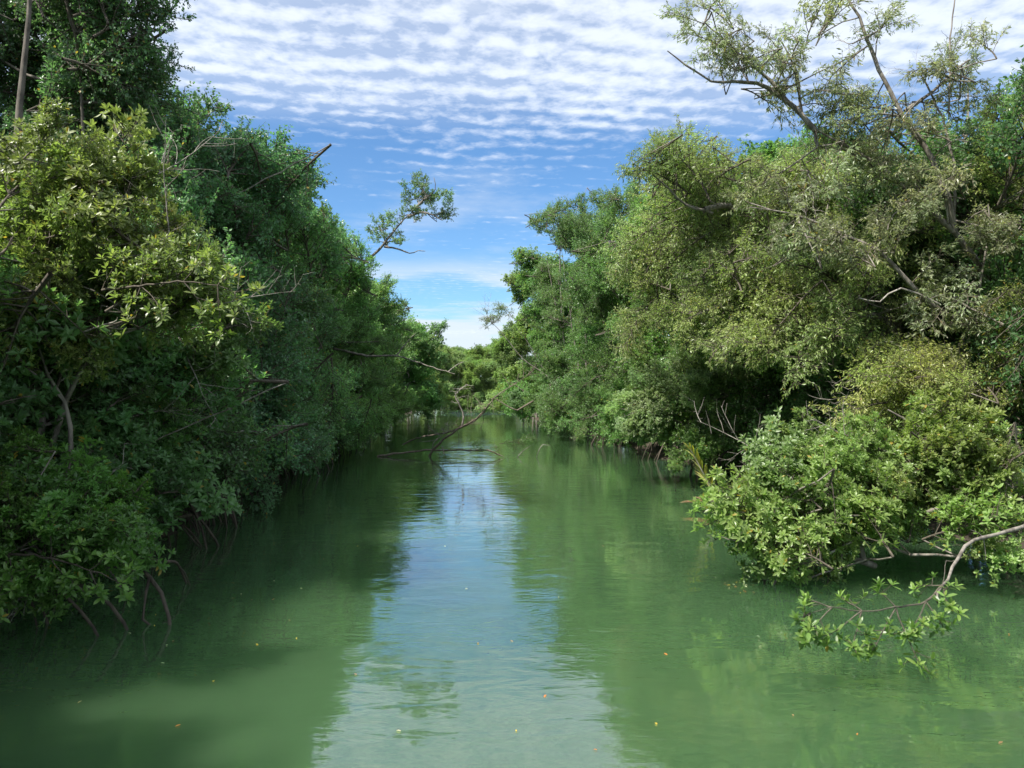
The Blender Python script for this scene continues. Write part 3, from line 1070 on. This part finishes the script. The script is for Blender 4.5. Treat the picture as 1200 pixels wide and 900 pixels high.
# ---- right bank: the tall open tree leaning in from the right
D = 15.6
tree('leaning_tree', 'tall open tree with narrow grey-green leaves leaning from the right on a long trunk',
     [[(13.2, 17.4, 0.2), P(1240, 500, 16.8), P(1200, 418, 16.4), P(1163, 342, 16), P(1118, 272, 15.8), P(1075, 232, D), P(1030, 195, D), P(990, 168, D), P(955, 152, D)],
      [(12.6, 17.0, 0.2), P(1235, 520, 16.6), P(1180, 430, 16.0), P(1135, 385, 15.6), P(1085, 352, 15.3), P(1040, 306, 15.2), P(1008, 284, 15.2), P(965, 266, 15.2), P(925, 250, 15.2), P(880, 243, 15.2)]],
     [lob(812, 18, D, 30, 14, 5), lob(858, 45, D, 26, 22, 6), lob(830, 62, D, 18, 12, 2), lob(880, 78, D, 20, 16, 4), lob(935, 62, D, 28, 22, 5), lob(905, 20, D, 30, 14, 2), lob(800, -20, D, 50, 20, 3),
      lob(945, 108, D, 38, 20, 7), lob(1000, 140, D, 44, 20, 9), lob(1055, 160, D, 40, 20, 7), lob(1020, 95, D, 22, 20, 4), lob(1040, 30, D, 22, 22, 4),
      lob(1085, 78, D, 20, 16, 4), lob(1128, 52, D, 26, 14, 6), lob(1150, 90, D, 18, 14, 3), lob(1000, -10, D, 50, 20, 4), lob(1110, 130, D, 26, 16, 4),
      lob(990, 200, 15.4, 60, 22, 9), lob(905, 210, 15.4, 45, 18, 6), lob(1060, 250, 15.2, 45, 26, 8), lob(1000, 265, 15, 60, 25, 9), lob(930, 262, 15, 50, 18, 6),
      lob(1110, 335, 15.0, 45, 35, 9), lob(1155, 260, 15.0, 35, 35, 8), lob(1070, 200, 15.0, 40, 20, 6), lob(1170, 390, 15.2, 30, 25, 5)],
     'willow_sprig', (0.105, 0.140, 0.066), 51, r0=0.115, bare=7, sc=(0.6, 1.05), per=0.95, upbias=0.1,
     extra_limbs=[dict(p=[P(955, 152, D), P(922, 118, D), P(887, 97, D), P(860, 95, D), P(834, 95, D), P(805, 76, D), P(782, 61, D)], r=(0.06, 0.012)),
                  dict(p=[P(922, 118, D), P(895, 88, D), P(868, 66, D), P(845, 42, D), P(825, 25, D)], r=(0.045, 0.012)),
                  dict(p=[P(940, 135, D), P(936, 100, D), P(928, 70, D), P(912, 45, D)], r=(0.035, 0.01)),
                  dict(p=[P(1075, 160, D), P(1050, 122, D), P(1030, 82, D), P(1016, 45, D), P(1008, 20, D), P(990, -6, D), P(985, -40, D)], r=(0.055, 0.02)),
                  dict(p=[P(1118, 272, 15.8), P(1110, 230, D), P(1092, 190, D), P(1075, 160, D)], r=(0.08, 0.055)),
                  dict(p=[P(1060, 130, D), P(1094, 107, D), P(1118, 84, D), P(1135, 70, D)], r=(0.045, 0.015)),
                  dict(p=[P(1118, 272, 15.8), P(1118, 215, D), P(1112, 165, D), P(1094, 115, D), P(1078, 85, D)], r=(0.035, 0.015)),
                  dict(p=[P(1111, 262, 15.7), P(1111, 215, 15.5), P(1122, 200, 15.5), P(1138, 191, 15.5)], r=(0.022, 0.010), pale=1, noleaf=1),
                  dict(p=[P(1112, 130, D), P(1113, 92, D), P(1114, 45, D), P(1119, -5, D)], r=(0.024, 0.012), noleaf=1),
                  dict(p=[P(1100, 356, 15), P(1055, 338, 14.8), P(1030, 353, 14.8), P(1006, 349, 14.8)], r=(0.026, 0.010), pale=1, noleaf=1),
                  dict(p=[P(1145, 360, 15.5), P(1150, 320, 15.4), P(1160, 270, 15.4), P(1158, 240, 15.4)], r=(0.028, 0.012))])
tree('olive_tree', 'wide olive green tree with narrow drooping leaves massed below the leaning tree, right bank',
     [[(10.6, 19.5, 0.2), (10.2, 19.3, 4), (9.0, 19, 7.5), (8.0, 19, 9.3)], [(10.8, 18.5, 0.2), (9.3, 18, 4.5), (7.6, 18, 7)]],
     [lob(860, 245, 20, 95, 42, 26), lob(960, 225, 19, 80, 40, 18), lob(1000, 320, 17, 100, 50, 24), lob(860, 345, 19.5, 90, 50, 26),
      lob(770, 300, 22, 55, 45, 16), lob(785, 230, 21, 50, 20, 9), lob(740, 192, 18, 16, 8, 3), lob(808, 172, 18.5, 32, 14, 6),
      lob(780, 380, 22, 60, 45, 14), lob(930, 400, 17, 90, 45, 18)],
     'willow', (0.110, 0.165, 0.048), 52, r0=0.14, bare=8, sc=(0.7, 1.05),
     extra_limbs=[dict(p=[P(835, 250, 18.5), P(805, 240, 18.3), P(785, 222, 18.1), P(765, 205, 18), P(742, 192, 18)], r=(0.04, 0.012))])
tree('mangrove_tree', 'olive and yellow leaved tree crowding the right edge beside the long grey trunk',
     [[(12.4, 17.2, 0.2), P(1195, 450, 17.6), P(1180, 350, 18), P(1180, 260, 18.3)]],
     [lob(1150, 320, 18.5, 75, 45, 20), lob(1190, 230, 18.5, 60, 45, 14), lob(1090, 440, 15.5, 75, 38, 16), lob(1230, 400, 14.5, 40, 70, 8),
      lob(1180, 170, 16, 40, 35, 7), lob(1060, 470, 14.2, 60, 40, 14)],
     'willow', (0.120, 0.165, 0.042), 53, r0=0.10, bare=8, sc=(0.6, 0.9))
tree('mangrove_tree', 'pale-leaved mangrove drooping to the waterline on the right, beyond the overhanging bush',
     [[(8.8, 25.5, 0.1), (8.2, 25.2, 2.0), (7.2, 25, 4.0)]],
     [lob(790, 460, 24.5, 45, 28, 15), lob(765, 500, 24.5, 32, 22, 12), lob(800, 530, 24, 30, 18, 8, None, FRESH), lob(830, 440, 24, 40, 30, 10), lob(740, 478, 25, 20, 14, 6)],
     'rosette_mid', (0.100, 0.165, 0.062), 54, r0=0.09, bare=3, roots=4, sc=(0.45, 0.7))
tree('dead_snag', 'broken grey dead stem poking above the leaves at the upper right',
     [[(12.7, 19.0, 0.2), (12.3, 19.0, 5), P(1133, 200, 19), P(1135, 140, 19), P(1133, 102, 19)]], [], 'small', MID, 55, category='dead tree', r0=0.16, wood=M_DEAD)

RIGHT_ROW = [
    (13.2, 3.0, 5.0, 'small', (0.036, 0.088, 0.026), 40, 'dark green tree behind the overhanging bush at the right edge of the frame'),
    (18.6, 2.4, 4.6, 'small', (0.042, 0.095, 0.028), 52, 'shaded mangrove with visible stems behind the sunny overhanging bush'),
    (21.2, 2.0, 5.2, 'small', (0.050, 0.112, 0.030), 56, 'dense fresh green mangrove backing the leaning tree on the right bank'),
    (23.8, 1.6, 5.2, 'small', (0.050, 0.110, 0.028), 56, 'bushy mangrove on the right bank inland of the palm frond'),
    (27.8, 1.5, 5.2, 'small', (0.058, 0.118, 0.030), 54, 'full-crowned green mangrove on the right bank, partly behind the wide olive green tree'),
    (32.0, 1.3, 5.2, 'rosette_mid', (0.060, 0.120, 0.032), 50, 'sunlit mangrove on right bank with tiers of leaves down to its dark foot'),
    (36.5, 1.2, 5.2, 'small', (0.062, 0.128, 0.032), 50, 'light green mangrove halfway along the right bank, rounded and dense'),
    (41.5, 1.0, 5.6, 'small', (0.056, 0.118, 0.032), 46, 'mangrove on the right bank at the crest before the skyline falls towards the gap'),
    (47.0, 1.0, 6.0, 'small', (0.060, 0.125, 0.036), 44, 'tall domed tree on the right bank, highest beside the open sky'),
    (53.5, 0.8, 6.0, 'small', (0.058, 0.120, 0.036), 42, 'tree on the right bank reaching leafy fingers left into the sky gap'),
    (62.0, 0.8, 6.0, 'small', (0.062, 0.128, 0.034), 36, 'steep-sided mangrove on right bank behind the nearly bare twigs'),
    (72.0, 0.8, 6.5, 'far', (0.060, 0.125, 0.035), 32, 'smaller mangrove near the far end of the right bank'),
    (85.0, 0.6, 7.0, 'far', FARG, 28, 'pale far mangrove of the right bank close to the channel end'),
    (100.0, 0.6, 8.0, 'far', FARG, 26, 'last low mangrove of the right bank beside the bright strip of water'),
]
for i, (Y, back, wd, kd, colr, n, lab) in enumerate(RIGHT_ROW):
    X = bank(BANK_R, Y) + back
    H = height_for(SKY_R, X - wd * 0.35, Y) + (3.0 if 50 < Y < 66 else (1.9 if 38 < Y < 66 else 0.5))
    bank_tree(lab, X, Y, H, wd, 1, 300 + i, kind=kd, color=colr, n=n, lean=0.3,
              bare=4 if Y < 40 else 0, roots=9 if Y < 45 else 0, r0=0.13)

tree('twiggy_tree', 'nearly bare twiggy tree slanting left from the right bank into the sky gap',
     [[(5.2, 60.5, 0.3), (4.0, 60, 3.0), P(640, 440, 60), P(612, 420, 60), P(598, 402, 60), P(588, 390, 60), P(574, 376, 60), P(566, 370, 60)],
      [(5.3, 60.5, 0.3), (4.2, 60, 3.5), P(635, 430, 60), P(618, 400, 60), P(605, 385, 60), P(590, 362, 60)]],
     [lob(578, 368, 60, 12, 8, 7), lob(590, 362, 60, 8, 6, 3), lob(566, 374, 60, 5, 4, 2), lob(598, 385, 60, 8, 8, 2)],
     'willow_sprig', (0.080, 0.125, 0.045), 56, r0=0.075, bare=14, sc=(0.7, 1.2))

# ---- far end of the channel
FAR = [(-17, 128), (-11, 150), (-5, 168), (1, 158), (-20, 176), (-13, 184), (-6, 196), (3, 190), (8, 140), (-26, 150), (10, 170), (-28, 200), (-1, 212), (14, 205), (-18, 215)]
FAR += [(-8, 138), (-3, 148), (-12, 162), (-15, 140)]
for i, (x, y) in enumerate(FAR):
    px = 600 + F_PX * x / y
    tgt = np.interp(px, [460, 520, 545, 560, 575, 600, 640], [370, 395, 408, 408, 400, 400, 380])
    H = CAM_H + (460 - tgt) / F_PX * y * 1.0
    bank_tree('light green tree in the wall of trees closing the far end of the channel', x, y, H, 10, 1 if x > -6 else -1, 400 + i, kind='far',
              color=FARG, n=44, group='trees closing the far end of the channel', r0=0.10)

# ---- rows behind the front rows, seen through the gaps
k = 0
for side, tab, skyt in ((-1, BANK_L, SKY_L), (1, BANK_R, SKY_R)):
    rr = random.Random(77 + side)
    for row, (off, step, y0, y1) in enumerate(((5.5, 6.5, 9, 95), (11.5, 9.5, 14, 60))):
        Y = y0 + rr.uniform(0, 2)
        while Y < y1:
            X = bank(tab, Y) + side * (off + rr.uniform(-.8, 1.2))
            px = 600 + F_PX * X / Y
            if -500 < px < 1700:
                H = min(height_for(skyt, X - side * 1.5, Y) * (0.97 if row == 0 else 0.93), 15.5)
                bank_tree(('dark mangrove in the left bank thicket' if side < 0 else 'green mangrove in the right bank thicket') + ', mostly hidden behind the front row',
                          X, Y, H, 6.5, side, 500 + k, kind='small' if Y < 24 else 'far', color=DARK if side < 0 else MID, n=44, low=True,
                          group=('left' if side < 0 else 'right') + ' bank thicket behind the front row', r0=0.13)
                k += 1
            Y += step * rr.uniform(0.85, 1.15)
# unseen left bank trees level with the boat, added to shade the near water
for i, (x, y) in enumerate([(-10.8, 6.0), (-10.6, 2.0), (-10.8, -2.5), (-11.3, -7.5), (-11.5, -13), (-15.5, 4.5), (-15.5, -1.5), (-16, -8)]):
    bank_tree('dark mangrove of the left bank, just out of the frame beside the boat', x, y, 13.0 if y < 0 else 8.5, 6.5, -1, 700 + i, kind='far', color=DARK, n=44,
              group='left bank trees beside the boat', r0=0.15)

# ------------------------------------------------------------------ fallen dead tree
fb = P(500, 535, 35.2)
fb.z = -0.25
root = link('fallen_tree', None, loc=fb, label='bare dead tree lying in the middle of the channel with branches rising from the water', category='fallen tree')


def limb(name, pts, r, parent=root, seed=0, sides=7, twigs=0, mat=None):
    rng = random.Random(seed)
    ps = [Vector(p) - fb for p in pts]
    fine = smooth_line(ps, 0.22)
    fine = [fine[0]] + [p + Vector((rng.gauss(0, 1), rng.gauss(0, 1), rng.gauss(0, 1))) * 0.016 for p in fine[1:]]
    mb = Mesher()
    mb.tube(fine, [(r[0] + (r[1] - r[0]) * i / (len(fine) - 1)) * rng.uniform(.85, 1.15) for i in range(len(fine))], sides)
    for i in range(twigs):
        p = fine[rng.randrange(len(fine) // 3, len(fine))]
        d = Vector((rng.gauss(0, 1), rng.gauss(0, .6), rng.gauss(0.5, .6)))
        tw = bend(p, d, rng.uniform(0.3, 1.1), 4, rng, 0.35)
        mb.tube(tw, [0.014, 0.012, 0.009, 0.006, 0.003], 4)
        for q_ in range(2):
            t2 = bend(tw[rng.randrange(1, 4)], d + Vector((rng.gauss(0, .8), rng.gauss(0, .8), rng.gauss(0, .5))), rng.uniform(0.15, 0.45), 3, rng, 0.35)
            mb.tube(t2, [0.007, 0.006, 0.005, 0.003], 3)
    return link(name, mb.build(name, [mat or M_SNAG]), parent)


limb('trunk', [fb, P(508, 527, 35), P(519, 516, 34.8), P(530, 508, 34.6), P(541, 500, 34.5), P(556, 493, 34.3), P(567, 483, 34.2), P(577, 468, 34)], (0.068, 0.024), seed=1, twigs=12)
limb('branch', [P(577, 468, 34), P(588, 459, 33.8), P(604, 450, 33.6), P(618, 440, 33.3)], (0.028, 0.008), seed=2, twigs=10)
limb('branch', [P(541, 500, 34.5), P(543, 488, 34.5), P(537, 472, 34.4), P(534, 463, 34.4), P(540, 456, 34.4), P(547, 450, 34.4)], (0.05, 0.016), seed=3, twigs=9, mat=M_DEAD)
limb('branch', [P(538, 502, 34.5), P(550, 496, 33.8), P(562, 486, 33.2), P(573, 474, 32.8)], (0.05, 0.02), seed=4, twigs=9)
w1 = [P(442, 535, 34.7), P(460, 532, 34.8), P(478, 530, 35), P(505, 527.5, 35), P(533, 527.5, 34.8), P(558, 527.5, 34.6), P(572, 528, 34.5), P(586, 534, 34.4)]
limb('branch', w1, (0.048, 0.032), seed=5, twigs=7)
limb('branch', [P(472, 521, 37.5), P(482, 516, 37.3), P(500, 511, 36.5), P(520, 508, 35.5), P(541, 501, 34.6)], (0.035, 0.035), seed=6, twigs=8)
limb('branch', [P(507, 528, 35), P(508, 519, 34.8), P(516, 512, 34.7), P(524, 505, 34.6), P(529, 493, 34.5)], (0.03, 0.012), seed=7, twigs=8, mat=M_DEAD)
limb('branch', [P(518, 523, 34.8), P(521, 533, 33.5)], (0.02, 0.02), seed=9, twigs=0)
rngl = random.Random(4)
for (px, py) in [(575, 524), (585, 520), (596, 518), (604, 516), (548, 522), (612, 513)]:
    o = link('leafy_sprig', rngl.choice(BOUGH['willow_sprig'])[0], root)
    o.matrix_local = orient(P(px, py, 34.3) - fb, (1, rngl.uniform(-.6, .6), rngl.uniform(-.05, .1)), rngl.uniform(-.4, .4), rngl.uniform(0.4, 0.7))
    o.color = (0.07, 0.13, 0.035, 1)

# limb dipping to the water from the right bank, beyond the dead tree
fb2 = P(606, 481, 60)
o = link('dipping_branch', None, loc=fb2, label='thin dark branch slanting down from the right bank to the bright water strip', category='branch')
mb = Mesher()
mb.tube([P(a, b, c) - fb2 for a, b, c in ((575, 467, 60), (582, 468, 60), (590, 473, 60), (598, 478, 60), (606, 481, 60), (625, 470, 61))], [0.02, 0.04, 0.05, 0.06, 0.07, 0.08], 6)
link('branch', mb.build('branch', [M_SNAG]), o)
for (pts, lab) in (([(602, 535, 0), (612, 529, 0.25), (622, 522, 0.55)], 'thin straight pale twig sticking out of the water just right of the dead tree'),
                   ([(627, 533, 0), (632, 526, 0.3), (636, 521, 0.5), (645, 522, 0.5)], 'hooked thin twig sticking out of the green water farther right of dead tree')):
    ps = []
    for a, b, c in pts:
        ps.append(P(a, b, 34.5))
    ps[0].z = -0.2
    mb = Mesher()
    c0 = ps[0].copy()
    mb.tube([p - c0 for p in ps], [0.022, 0.018, 0.010, 0.008][:len(ps)], 5)
    link('drowned_twig', mb.build('drowned_twig', [M_DEAD]), None, loc=c0, label=lab, category='twig')

# ------------------------------------------------------------------ palm fronds at the right waterline
def frond(name, label, base, d, L, colr, seed, droop, nl=14, mat=None, fan=0.9):
    rng = random.Random(seed)
    root = link(name, None, loc=base, label=label, category='palm frond')
    mb = Mesher()
    rach = bend((0, 0, 0), d, L, 8, rng, 0.03, droop)
    mb.tube(rach, [0.022 - 0.002 * i for i in range(9)], 5)
    link('rachis', mb.build('rachis', [M_DEAD]), root)
    side_ax = Vector(d).normalized().cross(up).normalized()
    for k in range(nl):
        for s in (-1, 1):
            t = 0.12 + 0.85 * k / (nl - 1)
            i = min(int(t * 8), 7)
            p = rach[i].lerp(rach[i + 1], t * 8 - i)
            ax = (rach[i + 1] - rach[i]).normalized()
            u = (ax * (0.7 + 0.6 * t) + side_ax * s * fan + up * 0.35 + Vector((rng.gauss(0, .1), rng.gauss(0, .1), rng.gauss(0, .1)))).normalized()
            mbl = Mesher()
            mbl.leaves(np.zeros((1, 3)), np.array([tuple(u)]), np.array([(0.1 * s, -0.3, 1.0)]), np.array([L * 0.48 * (1 - 0.45 * t) * rng.uniform(.85, 1.1)]),
                       np.array([0.035]), np.array([rng.random() * 0.6]), 'near', 0)
            lf = link('leaflet', mbl.build('leaflet', [mat or M_LEAF], smooth=False), root, loc=p)
            lf.color = jit(colr, rng)
    return root


frond('palm_frond', 'yellow-green palm frond fanning out above the waterline behind the overhanging bush', P(836, 580, 18.5), (-0.35, -0.1, 0.85), 1.3, (0.15, 0.17, 0.02), 3, -0.02)
frond('dead_palm_frond', 'dry brown palm frond lying at the waterline below the yellow-green frond', P(846, 588, 19.0), (-1, -0.1, 0.02), 0.9, (0.15, 0.105, 0.055), 5, -0.02, fan=0.35)

# ------------------------------------------------------------------ floating leaves
fl = random.Random(21)
FL = [(181, 733), (196, 757), (202, 752), (193, 778), (320, 681), (283, 697), (338, 727), (322, 702), (150, 742), (560, 755), (470, 858), (605, 858), (598, 751), (893, 758),
      (778, 766), (1175, 870), (862, 688), (848, 684), (855, 690), (838, 677), (1182, 744), (1190, 702), (352, 690), (348, 748), (420, 640), (655, 700), (705, 640), (212, 850),
      (96, 822), (545, 690), (415, 790), (640, 815), (700, 880), (770, 850), (930, 840), (1005, 860), (520, 640), (380, 655), (300, 755), (250, 800)]
fcol = {'yellow': (0.55, 0.38, 0.06), 'orange': (0.50, 0.17, 0.04), 'brown': (0.22, 0.13, 0.07), 'pale': (0.42, 0.40, 0.28)}
for q_ in range(16):
    FL.append((fl.gauss(862, 12), fl.gauss(686, 5)))
for q_ in range(5):
    FL.append((fl.uniform(60, 330), fl.uniform(690, 745)))
for i, (px, py) in enumerate(FL):
    a = (px - 600) / F_PX
    d = P(px, py, 1.0) - cam.location
    t = -CAM_H / d.z
    p = cam.location + d * t
    kind = fl.choice(['yellow', 'yellow', 'pale', 'pale', 'brown', 'brown', 'brown', 'orange'])
    o = link('floating_leaf', LEAVES[1], None, loc=(p.x, p.y, 0.008), label='small %s leaf floating on the green water' % kind, category='leaf',
             group='%s leaves floating on the channel' % kind)
    o.rotation_euler = (fl.gauss(0, .06), fl.gauss(0, .06), fl.uniform(0, 6.28))
    s = fl.uniform(0.25, 0.55) * (0.8 if i >= 40 else 1)
    o.scale = (s, s, s)
    o.color = (*fcol[kind], 1)
print('objects', len(scene.objects), 'tris', sum(len(m.polygons) for m in bpy.data.meshes))
